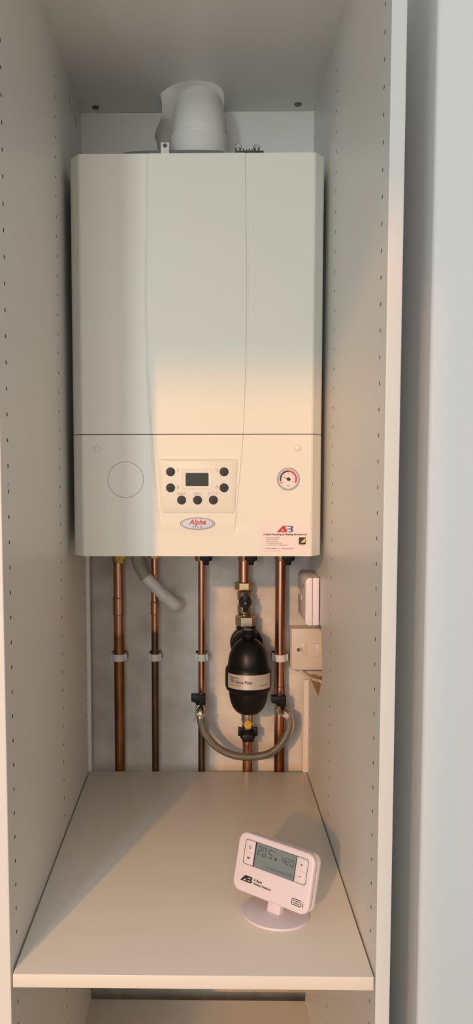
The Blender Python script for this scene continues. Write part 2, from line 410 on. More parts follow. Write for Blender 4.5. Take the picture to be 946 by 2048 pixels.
# control pad
cp = new()
def pl(px, py, Y=FY-.002): p = P(px, py, Y); return p.x, p.z
def ring(pts, r, n=5):
    """rounded polygon"""
    out = []; m_ = len(pts)
    for i in range(m_):
        a, b, c = Vector(pts[i-1]), Vector(pts[i]), Vector(pts[(i+1) % m_])
        u = (a-b).normalized()*r; v = (c-b).normalized()*r
        for k in range(n+1):
            t = k/n; out.append(tuple((b+u)*(1-t)**2+b*2*t*(1-t)+(b+v)*t*t))
    return out
oA = ring([pl(315, 918), pl(475, 918), pl(469, 1025.5), pl(322, 1025.5)], .006)
iA = ring([pl(323.5, 921.5), pl(466, 921.5), pl(462.5, 1016.5), pl(326.5, 1016.5)], .005)
A = [cp.verts.new((x, FY-.0008, z)) for x, z in oA]; A2 = [cp.verts.new((x, FY-.0035, z)) for x, z in oA]; B = [cp.verts.new((x, FY-.0062, z)) for x, z in iA]
for U, V in ((A, A2), (A2, B)):
    for k in range(len(U)): cp.faces.new((U[k], U[(k+1) % len(U)], V[(k+1) % len(U)], V[k]))
cp.faces.new(B)
ctl = obj('control_pad', cp, M['boiler'], boil, sharp=60)
YC = FY-.0062
def pc(px, py): p = P(px, py, YC); return p.x, p.z
# raised frame round the display, and the display
w0 = pc(364.5, 937.5); w1 = pc(424.5, 978.5); d0 = pc(371.5, 946); d1 = pc(417, 972)
bm = new(); cxx, czz = (w0[0]+w1[0])/2, (w0[1]+w1[1])/2
oq = rrect(w1[0]-w0[0], w0[1]-w1[1], .003, 5, cxx, czz); iq = rrect(d1[0]-d0[0]+.001, d0[1]-d1[1]+.001, .0015, 5, (d0[0]+d1[0])/2, (d0[1]+d1[1])/2)
A = [bm.verts.new((x, YC+.0002, z)) for x, z in oq]; A1 = [bm.verts.new((x*1+(cxx-x)*.04, YC-.0016, z+(czz-z)*.05)) for x, z in oq]; B = [bm.verts.new((x, YC-.0014, z)) for x, z in iq]; B2 = [bm.verts.new((x, YC+.0001, z)) for x, z in iq]
for U, V in ((A, A1), (A1, B), (B, B2)):
    for k in range(len(U)): bm.faces.new((U[k], U[(k+1) % len(U)], V[(k+1) % len(U)], V[k]))
obj('display_frame', bm, M['boiler'], ctl, label='raised cream frame round the display')
bm = new(); prism(bm, rrect(d1[0]-d0[0], d0[1]-d1[1], .0014, 5, (d0[0]+d1[0])/2, (d0[1]+d1[1])/2), YC-.0007, YC+.0002)
obj('display', bm, M['lcd'], ctl, label='blank dark green display')
for px, py in ((341, 943.5), (341, 975.5), (448, 943.5), (448, 975.5), (363, 1000), (395, 1000), (426.5, 1000)):
    x, z = pc(px, py); bm = new()
    lathe(bm, [(.0088, -.0001), (.0088, .0006), (.0080, .0009)], (x, YC, z), 'Y', 32)
    rim = obj('button_rim', bm, M['boiler'], ctl) if False else bm.free()
    bm = new(); lathe(bm, [(.0077, -.0001), (.0077, .0020), (.0070, .0028), (.004, .0031), (0, .0032)], (x, YC, z), 'Y', 32)
    obj('button', bm, M['button'], ctl, label='round dark grey button')
for s, px, py in (('RESET', 363, 987.5), ('INFO', 395, 987.5)):
    x, z = pc(px, py); text('lettering', s, .0052, M['greyink'], ctl, front(x, YC-.0001, z), xs=1.05, local=False)
# small printed symbols
def strokes(bm, pts_list, r, Y, n=6):
    for pts in pts_list: tube(bm, [Vector((x, Y, z)) for x, z in pts], r, n)
def circ(cx, cz, r, a0=0, a1=2*pi, n=14): return [(cx+r*cos(a0+(a1-a0)*k/n), cz+r*sin(a0+(a1-a0)*k/n)) for k in range(n+1)]
bm = new()
x, z = pc(419, 987); s = .0019; strokes(bm, [circ(x, z, s, radians(120), radians(420)), [(x, z+.0006), (x, z+.0024)]], .00025, YC-.0001)
x, z = pc(427, 987); strokes(bm, [[(x-.0018, z-.001), (x-.0018, z+.001), (x+.0018, z+.001), (x+.0018, z-.0004)], [(x, z+.001), (x, z+.0022)], [(x-.001, z+.0022), (x+.001, z+.0022)], [(x+.0018, z-.001), (x+.0018, z-.0018)]], .00025, YC-.0001)
x, z = pc(434, 987); strokes(bm, [circ(x, z-.0002, .0017, radians(60), radians(380)), [(x-.0002, z+.0004), (x+.0012, z+.0022)]], .00025, YC-.0001)
for px, py, k in ((356, 940, 0), (356, 974, 1), (433, 940, 0), (433, 974, 1)):
    x, z = pc(px, py)
    if k == 0: strokes(bm, [[(x-.0015, z+.0005), (x-.0015, z+.002), (x+.0015, z+.002), (x+.0015, z-.0008)], [(x+.0015, z-.0014), (x+.0015, z-.003)], [(x-.001, z-.0016), (x+.001, z-.0016)], [(x-.001, z-.003), (x-.0002, z-.003)]], .0003, YC-.0001)
    else: strokes(bm, [circ(x, z-.001, .0018), [(x-.0014, z+.0014), (x+.0014, z+.0014)], [(x-.0005, z+.003), (x+.0005, z+.003), (x+.0005, z+.0018)]], .0003, YC-.0001)
obj('symbol', bm, M['greyink'], ctl, kind='stuff')
# oval badge
x, z = pl(395, 1047); bm = new()
lathe(bm, [(1, -.001), (1, .0010), (.96, .0020), (.90, .0020), (.87, .0014), (0, .0014)], (0, 0, 0), 'Y', 64)
for v in bm.verts: v.co = Vector((x+v.co.x*.0303, FY-.0016+v.co.y, z+v.co.z*.0103))
badge = obj('oval_badge', bm, M['silver'], lower, label='silver oval badge')
bm = new(); n = 64
for rr, yy in ((1.0, .0), ):
    tube(bm, [Vector((x+.0300*cos(2*pi*k/n), FY-.0034, z+.0100*sin(2*pi*k/n))) for k in range(n+1)], .0006, 8)
obj('badge_rim', bm, M['line'], badge)
text('badge_lettering', 'Alpha', .0125, M['red'], badge, front(x, FY-.0031, z+.0022), xs=1.0, shear=.25, bold=.0004, local=False)
text('badge_lettering', 'E-Tec 28', .0042, M['ink'], badge, front(x, FY-.0031, z-.0059), xs=1.1, local=False)
# screw caps, blanked clock opening
for px, py in ((194, 897), (595.5, 895.5)):
    x, z = pl(px, py, FY); bm = new(); lathe(bm, [(.0066, -.001), (.0064, .0010), (.0050, .0022), (.0026, .0029), (0, .0030)], (x, FY, z), 'Y', 32)
    obj('screw_cap', bm, M['boiler'], lower)
x, z = pl(251.5, 959.5, FY); bm = new(); tube(bm, [Vector((x+.0312*cos(2*pi*k/96), FY-.0001, z+.0312*sin(2*pi*k/96))) for k in range(97)], .00045, 8)  # grey ring puts in the shade of a groove the cover lacks
obj('clock_blank_outline', bm, M['line'], lower, label='thin circular moulded line of the blanked clock opening')
# pressure gauge
x, z = pl(576.5, 958, FY); g = Vector((x, FY, z)); bm = new()
lathe(bm, [(.0196, -.001), (.0196, .0022), (.0186, .0034), (.0172, .0034), (.0166, .0012), (.0150, .0010)], g, 'Y', 64)
bez = obj('pressure_gauge', bm, M['silver'], lower, label='round pressure gauge with black and red scale')
bm = new(); lathe(bm, [(.0168, .0004), (.0168, .0013), (0, .0013)], g, 'Y', 64); obj('gauge_dial', bm, M['sticker'], bez)
def arcband(a0, a1, r0, r1, yo, n=24):
    bm = new(); pts = [(g.x+r1*cos(a0+(a1-a0)*k/n), g.z+r1*sin(a0+(a1-a0)*k/n)) for k in range(n+1)]+[(g.x+r0*cos(a1-(a1-a0)*k/n), g.z+r0*sin(a1-(a1-a0)*k/n)) for k in range(n+1)]
    prism(bm, pts, g.y-yo-.0002, g.y-yo); return bm
obj('scale_arc', arcband(radians(195), radians(90), .0123, .0152, .0013), M['ink'], bez, label='black half of the scale')
obj('scale_arc', arcband(radians(90), radians(-28), .0123, .0152, .0013), M['red'], bez, label='red half of the scale')
obj('scale_arc', arcband(radians(212), radians(202), .0123, .0152, .0013), M['red'], bez, label='short red start of the scale')
for sN, a in (('0', 212), ('1', 176), ('2', 136), ('3', 92), ('4', 50), ('5', 4), ('6', -30)):
    text('gauge_numeral', sN, .0036, M['ink'], bez, front(g.x+.0098*cos(radians(a)), g.y-.0015, g.z+.0098*sin(radians(a))), local=False)
text('gauge_lettering', 'bar', .0036, M['ink'], bez, front(g.x, g.y-.0015, g.z-.0118), local=False)
bm = new(); a = radians(160); d = Vector((cos(a), 0, sin(a))); q = Vector((-sin(a), 0, cos(a))); c = g+Vector((0, -.0020, 0))
prism_pts = [c+d*.0125, c+q*.0007, c-d*.0045+q*.0015, c-d*.0045-q*.0015, c-q*.0007]
prism(bm, [(p.x, p.z) for p in prism_pts], g.y-.0024, g.y-.0018); lathe(bm, [(.0029, .0012), (.0029, .0028), (.0020, .0033), (0, .0033)], g, 'Y', 24)
obj('needle', bm, M['ink'], bez)
# installer's sticker
a = pl(520.5, 1046, FY); b = pl(617.5, 1106.5, FY); sc = (b[0]-a[0])/97
bm = new(); prism(bm, rrect(b[0]-a[0], a[1]-b[1], .003, 5, (a[0]+b[0])/2, (a[1]+b[1])/2), FY-.0003, FY+.0002)
stk = obj('installer_sticker', bm, M['sticker'], lower, label='white installer sticker with red and blue initials')
YS = FY-.0003
def ps(px, py): return a[0]+(px-520.5)*sc, a[1]-(py-1046)*sc*.985
def ab_logo(parent, f, ym, y, ma, mb):
    """red slanted A and blue B, f maps unit coordinates (0..2 wide, 0..1 high) to (x, z)"""
    bm = new(); A = [(0, 0), (.80, 1), (1.02, 1), (1.30, 0), (.93, 0), (.86, .22), (.62, .22), (.50, .05), (.30, .05), (.26, 0)]
    A = [(0, 0), (.72, 1), (1.0, 1), (1.32, 0), (.40, 0), (.54, .22), (.84, .22), (.80, .40), (.66, .40), (.38, 0)]
    prism(bm, [f(*p) for p in A], y-.0002, y); obj('logo_letter', bm, ma, parent, local=ym)
    bm = new()
    prism(bm, [f(*p) for p in [(1.08, 1), (1.75, 1), (1.92, .93), (2.0, .78), (1.96, .62), (1.84, .5), (1.96, .38), (2.0, .2), (1.9, .06), (1.7, 0), (1.40, 0), (1.36, .14), (1.66, .15), (1.72, .24), (1.72, .34), (1.64, .42), (1.28, .43), (1.24, .56), (1.62, .58), (1.70, .66), (1.70, .76), (1.62, .84), (1.12, .86)]], y-.0002, y)
    obj('logo_letter', bm, mb, parent, local=ym)
lx, lz = ps(553, 1064.8); ab_logo(stk, lambda u, v: (lx+u*16.8*sc, lz+v*13*sc), False, YS, M['red'], M['blue'])
def st(s, px, py, size, mt, xs=1, bold=0, al='LEFT'):
    x, z = ps(px, py); return text('sticker_lettering', s, size*sc, mt, stk, front(x, YS-.0001, z), align=al, xs=xs, bold=bold*sc, local=False, ext=.00008)
def fit(o, wpx, x):
    xs_ = [v.co.x for v in o.data.vertices]; lo, hi = min(xs_), max(xs_); k = wpx*sc/(hi-lo)
    for v in o.data.vertices: v.co.x = lo+(v.co.x-lo)*k
fit(st('A Beck Plumbing & Heating Services Ltd', 526.5, 1069.2, 4.6, M['ink'], bold=.18), 87, 0)
for k, (t, wpx) in enumerate((('SERVICING & REPAIRS', 27), ('BOILER UPGRADES', 23), ('POWER FLUSHING', 22.5), ('LANDLORDS CERTIFICATES', 31), ('ALL ASPECTS OF PLUMBING & GAS', 43))):
    y = 1076+k*3.72; fit(st(t, 532.5, y, 2.9, M['ink'], bold=0), wpx, 0); st('•', 527.3, y, 3, M['greyink'])
fit(st('Tel:', 526.5, 1098, 3.2, M['orange']), 4, 0); fit(st('01794 390708', 532, 1098, 3.2, M['blue'], bold=.08), 21, 0)
fit(st('Mob:', 555.5, 1098, 3.2, M['orange']), 6.5, 0); fit(st('0796 0218237', 564, 1098, 3.2, M['blue'], bold=.08), 23, 0)
fit(st('www.abeckservices.co.uk', 526.5, 1102.6, 3, M['orange']), 35, 0)
bm = new(); p0 = ps(597.5, 1075); p1 = ps(611.5, 1089.5); box(bm, (p0[0], YS-.0002, p1[1]), (p1[0], YS, p0[1])); lg = obj('safety_logo', bm, M['ink'], stk)
bm = new(); prism(bm, [ps(610.5, 1076.5), ps(610, 1085), ps(600.5, 1086.2)], YS-.0004, YS-.0002); obj('logo_triangle', bm, M['signyellow'], stk)
fit(st('GAS SAFE', 599.5, 1087.6, 1.8, M['silver']), 9, 0)
fit(st('REGISTER', 600.5, 1091.3, 2, M['ink']), 8, 0)
# things on top of the boiler
bm = new(); prof = [P(*q, -.18) for q in ((243, 306), (262, 303.2), (290, 301.5), (330, 300.3), (385, 299.6), (436, 300.4), (446, 302), (452, 306))]
prism(bm, [(prof[0].x, ZT-.004)]+[(p.x, p.z) for p in prof]+[(prof[-1].x, ZT-.004)], -.18, -.055); obj('flue_seal_plate', bm, M['grey'], boil, label='dark grey seal plate on top of the boiler')
br = new(); x = P(330, 292, -.185).x; zt = P(330, 285.5, -.185).z
box(br, (x-.0075, -.187, ZT-.004), (x+.0075, -.185, zt), .0006); tab = obj('bracket_tab', br, M['white'], boil)
bm = new(); zc = P(330, 292, -.185).z; lathe(bm, [(.0035, 0), (.0035, .0012), (.0026, .002), (.0012, .002), (.0010, .0008), (0, .0008)], (x, -.187, zc), 'Y', 20); obj('screw', bm, M['darkmetal'], tab)
a_ = P(470, 303, -.17); b_ = P(527, 303, -.17); bm = new(); box(bm, (a_.x, -.18, ZT-.004), (b_.x, -.150, P(500, 300.5, -.18).z), .002)
for k in range(5): box(bm, (a_.x+.014+k*.005, -.181, ZT), (a_.x+.0165+k*.005, -.160, P(500, 297.5+(k % 2), -.18).z), .0005)
bs = obj('bolt_strip', bm, M['darkmetal'], boil)
for px in (476.5, 513.5):
    c = P(px, 295, -.165); bm = new(); cyl(bm, (c.x, -.165, ZT), (c.x, -.165, c.z), .0045, n=20)
    lathe(bm, [(.0062, 0), (.0062, .006), (.0048, .008), (.0030, .008), (.0030, .005), (0, .005)], (c.x, -.160, c.z), 'Y', 20)
    obj('bolt', bm, M['steel'], bs)

# ------------------------------------------------------------------ flue
FX, FYC, Z0, RB = .2347, -.120, 1.238, .08
flue = empty('flue_elbow', (FX, FYC, ZT), 'white ninety-degree flue elbow rising from the boiler into the wall', 'flue')
bm = new(); lathe(bm, [(.0520, 0), (.0520, Z0+.008-ZT), (.0510, Z0+.010-ZT), (.0485, Z0+.010-ZT)], (FX, FYC, ZT-.001), n=64); obj('socket', bm, M['flue'], flue)
pts = [Vector((FX, FYC, Z0-.01))]+[Vector((FX, FYC+RB*(1-cos(t)), Z0+RB*sin(t))) for t in [pi/2*k/24 for k in range(25)]]+[Vector((FX, WY+.004, Z0+RB))]
bm = new(); tube(bm, pts, .0487, 64); obj('bend', bm, M['flue'], flue)
bm = new(); lathe(bm, [(.0490, 0), (.0520, .0012), (.0527, .0032), (.0520, .0052), (.0488, .0062)], (FX, FYC, Z0+.006), n=64); obj('collar_ring', bm, M['flue'], flue)

# ------------------------------------------------------------------ pipes
PY = .025
def Z(py, Y=PY): return P(400, py, Y).z
PB = -.10
def rim(bm, x, z, r, Y=PY): lathe(bm, [(r-.001, -.0014), (r+.0004, -.0010), (r+.0008, 0), (r+.0004, .0010), (r-.001, .0014)], (x, Y, z), n=32)
def valve_lever(root, x, z, name='isolation_valve', col='black', body='brass'):
    """quarter-turn valve just under the boiler with its little lever hanging in front"""
    bm = new(); lathe(bm, [(.0128, 0), (.0140, .003), (.0140, .014), (.0120, .016), (.0120, .028)], (x, PY, z), n=32)
    cyl(bm, (x+.006, PY-.010, z+.012), (x+.009, -.018, z+.012), .005, n=16)
    v = obj(name, bm, M[body], root)
    bm = new(); prism(bm, [(x-.0025, z+.017), (x+.0235, z+.017), (x+.0225, z+.006), (x+.0165, z+.004), (x+.016, z-.0035), (x+.005, z-.0035), (x+.0035, z+.004), (x-.0025, z+.008)], -.028, -.018, bev=.001)
    cyl(bm, (x+.0105, -.030, z+.011), (x+.0105, -.026, z+.011), .0035, n=16)
    obj('lever', bm, M[col], v, label=('yellow' if col == 'yellow' else 'black')+' valve lever')
# gas pipe
def pipe_root(name, x, label): return empty(name, (x, PY, PB), label, 'pipe')
x = .0640; g1 = pipe_root('gas_pipe', x, 'thick copper pipe furthest left, with yellow valve lever and rust-brown lower length')
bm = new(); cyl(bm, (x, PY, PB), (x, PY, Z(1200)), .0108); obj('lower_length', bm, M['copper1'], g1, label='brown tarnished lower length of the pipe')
bm = new(); cyl(bm, (x, PY, Z(1200)), (x, PY, ZB+.02), .0110); obj('upper_length', bm, M['copper'], g1)
bm = new(); cyl(bm, (x, PY, Z(1228)), (x, PY, Z(1196)), .0121); rim(bm, x, Z(1228.5), .0121); rim(bm, x, Z(1195.5), .0121); obj('coupling', bm, M['copper'], g1)
bm = new(); lathe(bm, [(.0128, 0), (.0140, .002), (.0140, .05)], (x, PY, Z(1122)), n=32); v = obj('isolation_valve', bm, M['brass'], g1)
bm = new(); c = P(241, 1117, -.02); prism(bm, [(c.x-.012, c.z+.012), (c.x+.013, c.z+.012), (c.x+.011, c.z+.001), (c.x+.006, c.z-.003), (c.x+.0055, c.z-.0095), (c.x-.0055, c.z-.0095), (c.x-.006, c.z-.003), (c.x-.011, c.z+.001)], -.026, -.018, bev=.001)
obj('lever', bm, M['yellow'], v, label='yellow valve lever')
# narrow heating pipe 2
x = .1402; g2 = pipe_root('water_pipe', x, 'thin copper pipe second from left, dark brown below its coupling, passing behind the waste pipe')
bm = new(); cyl(bm, (x, PY, PB), (x, PY, Z(1206)), .0073); obj('lower_length', bm, M['copper2'], g2, label='dark tarnished lower length of the pipe')
bm = new(); cyl(bm, (x, PY, Z(1206)), (x, PY, ZB+.02), .0075); obj('upper_length', bm, M['copper'], g2)
bm = new(); cyl(bm, (x, PY, Z(1228)), (x, PY, Z(1204)), .0085); rim(bm, x, Z(1228), .0085); rim(bm, x, Z(1204), .0085); obj('coupling', bm, M['copper'], g2)
bm = new(); hexnut(bm, (x, PY, Z(1117)), .0125, .03); obj('compression_nut', bm, M['brass'], g2)
# pipe 3 with filling valve
x = .2391; g3 = pipe_root('filling_pipe', x, 'thin copper pipe in the middle, feeding the left end of the braided hose')
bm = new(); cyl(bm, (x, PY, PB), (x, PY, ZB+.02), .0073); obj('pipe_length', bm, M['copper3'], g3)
valve_lever(g3, x-.001, Z(1121), 'isolation_valve')
def filling_valve(root, x, zc, sgn, hx, body='nickel'):
    """T body on the pipe, spindle to the front, flag-shaped black handle, union for the hose"""
    bm = new(); lathe(bm, [(.0095, -.018), (.0118, -.020), (.0118, .006), (.0100, .010), (.0100, .018)], (x, PY, zc), n=32)
    tube(bm, [Vector((x, PY, zc+.001)), Vector((x, -.003, zc+.001))], .0088, 24)
    hexnut(bm, (x, .001, zc+.001), .0125, .010, axis='Y')
    tube(bm, smooth_path([Vector((x, -.006, zc+.001)), Vector((x*.5+hx*.5, -.0150, zc+.001)), Vector((hx, -.0200, zc-.003)), Vector((hx, -.0205, zc-.009))], 6), .0084, 24)
    vb = obj('filling_valve', bm, M[body], root, sharp=28, label='nickel valve body that takes the hose')
    bm = new(); prism(bm, [(x-.0205, zc+.0320), (x+.0095, zc+.0320), (x+.0095, zc+.0105), (x-.0075, zc+.0105), (x-.0125, zc+.0165), (x-.0205, zc+.0185)], -.016, .004, bev=.0012)
    cyl(bm, (x, -.017, zc+.02), (x, -.013, zc+.02), .004, n=16)
    obj('flag_handle', bm, M['black'], vb, label='black flag-shaped handle')
    return vb
filling_valve(g3, x-.001, Z(1410), 1, .2368)
# pipe 4 with magnetic filter
x4 = .3277; g4 = pipe_root('return_pipe', .3340, 'copper return pipe carrying the black filter and its two valves')
bm = new(); cyl(bm, (x4, PY, Z(1175)), (x4, PY, ZB+.02), .0110); cyl(bm, (x4, PY, Z(1118)), (x4, PY, ZB+.01), .0119); rim(bm, x4, Z(1118), .0119); obj('upper_length', bm, M['copper'], g4)
valve_lever(g4, x4+.002, Z(1121), 'isolation_valve')
bm = new(); hexnut(bm, (x4, PY, Z(1180)), .0190, Z(1163)-Z(1180)); nut = obj('compression_nut', bm, M['brass'], g4)
bm = new(); lathe(bm, [(.0125, 0), (.0155, .006), (.0155, .020), (.0130, .026), (.0130, .030), (.0160, .036), (.0160, .05)], (x4+.002, PY, Z(1230)), n=32)
cyl(bm, (x4+.0025, PY-.012, Z(1204)), (x4+.0025, -.012, Z(1204)), .0065, n=20); vb = obj('ball_valve', bm, M['nickel'], g4)
c = P(490.5, 1204, -.018); bm = new(); lathe(bm, [(.0128, 0), (.0128, .006), (.0110, .008), (0, .008)], (c.x, -.014, c.z), 'Y', 32)
prism(bm, [(c.x-.0052, c.z+.0205), (c.x+.0050, c.z+.0205), (c.x+.0058, c.z+.006), (c.x+.0058, c.z-.006), (c.x+.0045, c.z-.0195), (c.x-.0045, c.z-.0195), (c.x-.0058, c.z-.006), (c.x-.0058, c.z+.006)], -.030, -.018, bev=.0015)
obj('butterfly_handle', bm, M['black'], vb, label='black butterfly handle')
bm = new(); cyl(bm, (c.x, -.0302, c.z-.001), (c.x, -.0290, c.z-.001), .0022, n=16); obj('handle_screw', bm, M['darkmetal'], vb)
bm = new(); hexnut(bm, (.3325, PY-.01, Z(1250.5)), .0225, Z(1228)-Z(1250.5)); obj('union_nut', bm, M['nickel'], g4)
# the filter
FLX, FLY = .3347, -.045
def ZF(py): return P(497, py, FLY).z
fil = empty('magnetic_filter', (FLX, FLY, ZF(1428)), 'black egg-shaped magnetic filter with silver band label on the return pipe', 'filter')
zb = ZF(1428)
prof = [(0, 0), (.012, .0006), (.020, .003), (.027, .0085), (.0325, .0165), (.0365, .027), (.0388, .039), (.0400, .052), (.0405, .063)]
bm = new(); lathe(bm, prof, (FLX, FLY, zb), n=64); obj('lower_bowl', bm, M['blacksoft'], fil)
h1 = ZF(1377)-zb; h2 = ZF(1334)-zb
bm = new(); lathe(bm, [(.040, h1-.004), (.0445, h1), (.0468, h1+.006), (.0472, h1+.010), (.0472, h2-.008), (.0462, h2-.002), (.0425, h2+.004), (.040, h2+.0045)], (FLX, FLY, zb), n=64)
band = obj('clamp_band', bm, M['blacksoft'], fil)
top = ZF(1283)-zb+.004
bm = new(); lathe(bm, [(.0410, h2), (.0418, h2+.006), (.0405, h2+.018), (.0375, h2+.030), (.0325, h2+.041), (.0260, h2+.050), (.0180, h2+.0565), (.0120, h2+.059)], (FLX, FLY, zb), n=64)
obj('upper_dome', bm, M['blacksoft'], fil)
zt_ = zb+h2+.057
bm = new(); lathe(bm, [(.0110, -.002), (.0125, .004), (.0158, .006), (.0165, .009), (.0165, .013), (.0150, .015), (.0125, .016), (.0125, .018), (.0105, .020), (0, .020)], (FLX, FLY, zt_), n=40)
for k in range(16):
    a = 2*pi*k/16; box(bm, (-.001, -.0007, .0065), (.001, .0007, .0135), mtx=Matrix.Translation((FLX, FLY, zt_)) @ Matrix.Rotation(a, 4, 'Z') @ Matrix.Translation((.0165, 0, 0)))
obj('vent_knob', bm, M['black'], fil)
c = P(493.5, 1285, .0); bm = new()
lathe(bm, [(.0300, -.030), (.0335, -.028), (.0345, -.020), (.0345, -.006), (.0325, .000), (.0295, .001), (.0280, -.003), (.0150, -.003)], (c.x, -.004, c.z-.003), 'Y', 56)
obj('round_head', bm, M['black'], fil)
bm = new(); cyl(bm, (FLX-.001, -.004, c.z-.003), (FLX-.001, FLY, c.z-.012), .024, n=40); obj('neck', bm, M['black'], fil)
bm = new(); lathe(bm, [(.0205, -.006), (.0205, .012), (.0190, .016), (.0190, .020)], (.3325, PY-.01, Z(1262)), n=40); obj('inlet_collar', bm, M['black'], fil)
# label on the band
def onband(u, v, r): return Vector((FLX+r*sin(u), FLY-r*cos(u), v))
zl0, zl1 = zb+h1+.0090, zb+h2-.0062
bm = new(); n = 40; U = [radians(-62)+radians(124)*k/n for k in range(n+1)]
lo = [bm.verts.new(onband(u, zl0, .0476)) for u in U]; hi = [bm.verts.new(onband(u, zl1, .0476)) for u in U]
lo2 = [bm.verts.new(onband(u, zl0, .0471)) for u in U]; hi2 = [bm.verts.new(onband(u, zl1, .0471)) for u in U]
for k in range(n): bm.faces.new((lo[k], lo[k+1], hi[k+1], hi[k])); bm.faces.new((lo2[k], lo2[k+1], lo[k+1], lo[k])); bm.faces.new((hi[k], hi[k+1], hi2[k+1], hi2[k]))
lab = obj('band_label', bm, M['foil'], band, label='silver label around the black band')
def bendf(co):      # flat (x, -, z) lettering wrapped round the band
    inv = wmat(lab).inverted(); u = co.x/.0476; return inv @ onband(u, co.z, .0477-co.y)
def lt(s, size, x, z, bold=0, xs=1):
    m_ = Matrix.Translation((x, 0, z)) @ Matrix.Rotation(pi/2, 4, 'X'); return text('label_lettering', s, size, M['ink'], lab, m_, 'LEFT', xs, 0, bold, .00005, True, bendf)
zc = (zl0+zl1)/2
lt('FERNOX', .0046, -.043, zc+.0074, .00012, 1.15); lt('TF1 Sigma Filter',   .0092, -.044, zc+.0000, .0002, .84); lt('by Honeywell'[:0] or 'protecting your system', .0034, -.043, zc-.0068, 0, .8); lt('www.fernox.com', .0032, .018, zc-.0068, 0, 1.05)
# below the filter
x5 = .3366
bm = new(); lathe(bm, [(.0105, -.002), (.0120, .004), (.0120, .014), (.0138, .017), (.0138, .034)], (x5-.0005, .012, Z(1452)), n=32); obj('outlet_connector', bm, M['chrome'], g4)
bm = new(); c = P(496, 1449, -.006); lathe(bm, [(.0085, -.012), (.0085, .002), (.0065, .003), (.0065, .006), (.0030, .006), (.0026, .003), (0, .003)], (c.x, -.006, c.z), 'Y', 8); obj('drain_screw', bm, M['yellow'], g4, label='yellow brass drain screw')
bm = new(); lathe(bm, [(.0135, 0), (.0155, .002), (.0168, .010), (.0168, .017), (.0150, .019)], (x5, .012, Z(1473)), n=40)
for s in (-1, 1): box(bm, (x5+s*.0165-.004, .004, Z(1466)), (x5+s*.0165+.004, .016, Z(1450)), .0015)
box(bm, (x5-.012, -.006, Z(1475)), (x5+.012, .004, Z(1461)), .002)
obj('collar_handle', bm, M['black'], g4, label='black collar handle below the filter')
bm = new(); cyl(bm, (.3369, .018, PB), (.3369, .018, Z(1468)), .0110); obj('lower_length', bm, M['copper'], g4)
# pipe 5
x = .4048; g5 = pipe_root('heating_flow_pipe', x, 'thick copper pipe furthest right beside the switch, taking the right end of the hose')
bm = new(); cyl(bm, (x, PY, PB), (x, PY, ZB+.02), .0110); cyl(bm, (x, PY, Z(1116)), (x, PY, ZB+.01), .0122)
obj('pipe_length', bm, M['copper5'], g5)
bm = new(); cyl(bm, (x, PY, Z(1374)), (x, PY, Z(1395)), .0117); rim(bm, x, Z(1371), .0117); obj('coupling', bm, M['copper'], g5)
valve_lever(g5, x+.001, Z(1121), 'isolation_valve')
filling_valve(g5, x+.0005, Z(1412), -1, .4150, 'nickel')
# braided hose
hp = [(.2368, -.0205, .131), (.2366, -.0205, .121), (.2385, -.0205, .111), (.2450, -.021, .092), (.2570, -.022, .0745), (.2720, -.023, .0600), (.2900, -.024, .0495), (.3100, -.025, .0430), (.3300, -.025, .0405),
      (.3500, -.025, .0408), (.3690, -.024, .0438), (.3860, -.023, .0505), (.4010, -.022, .0630), (.4120, -.021, .0790), (.4190, -.0205, .0960), (.4205, -.0205, .112), (.4182, -.0205, .122), (.4155, -.0205, .131)]
PH = smooth_path(hp, 10)
hose = empty('braided_hose', (.33, -.025, .0325), 'steel-braided filling hose looping in a U between two valves', 'hose')
bm = new(); tube(bm, PH, .0079, 32, uv=True); obj('braided_tube', bm, M['braid'], hose, sharp=80)
for i0, i1 in ((0, 9), (len(PH)-10, len(PH)-1)):
    bm = new(); tube(bm, PH[i0:i1+1], .0092, 32); a_ = PH[0] if i0 == 0 else PH[-1]; b_ = PH[4] if i0 == 0 else PH[-5]
    tube(bm, [a_+(a_-b_).normalized()*.003, a_, b_], [.0098, .0110, .0110], 6)
    obj('crimp_ferrule', bm, M['chrome'], hose)
for i, s in ((6, -1), (len(PH)-7, 1)):      # loose tag ends of sealing wire
    p = PH[i]; bm = new(); tube(bm, smooth_path([p+Vector((s*.008, -.004, .006)), p+Vector((s*.0115, -.004, -.003)), p+Vector((s*.0135, -.004, -.012))], 5), .0007, 8); obj('wire_end', bm, M['chrome'], hose)
# pipe clips
def clip(x, r, label, Y=PY):
    z = Z(1314.5); root = empty('pipe_clip', (x, WY, z-.0075), label, 'pipe clip', 'white pipe clips on the plaster wall')
    bm = new(); n = 20; ri, ro = r+.0002, r+.0028
    a = [(x+ro*cos(t), Y+ro*sin(t)) for t in [radians(30-240*k/n) for k in range(n+1)]]; b = [(x+ri*cos(t), Y+ri*sin(t)) for t in [radians(-210+240*k/n) for k in range(n+1)]]
    prism(bm, a+b, z-.0072, z+.0072, 'XY'); box(bm, (x+r*.6, Y-.002, z-.0072), (x+r+.006, WY-.003, z+.0072), .0012); box(bm, (x-r-.006, Y-.002, z-.0072), (x-r*.6, WY-.003, z+.0072), .0012)
    box(bm, (x-r-.006, Y+r+.001, z-.0072), (x+r+.006, WY-.0002, z+.0072), .0015); obj('clip_body', bm, M['clip'], root)
    bm = new(); box(bm, (x+r*.7, Y+.004, z+.006), (x+r+.005, Y+.014, z+.0105), .001); obj('latch', bm, M['darkmetal'], root, label='dark latch')
clip(.0637, .0108, 'white clip holding the thick brown pipe furthest left'); clip(.1402, .0073, 'white clip holding the thin dark pipe second from left')
clip(.2391, .0073, 'white clip holding the bright thin middle pipe'); clip(.4048, .0110, 'white clip on the right-hand copper pipe beside the black filter')

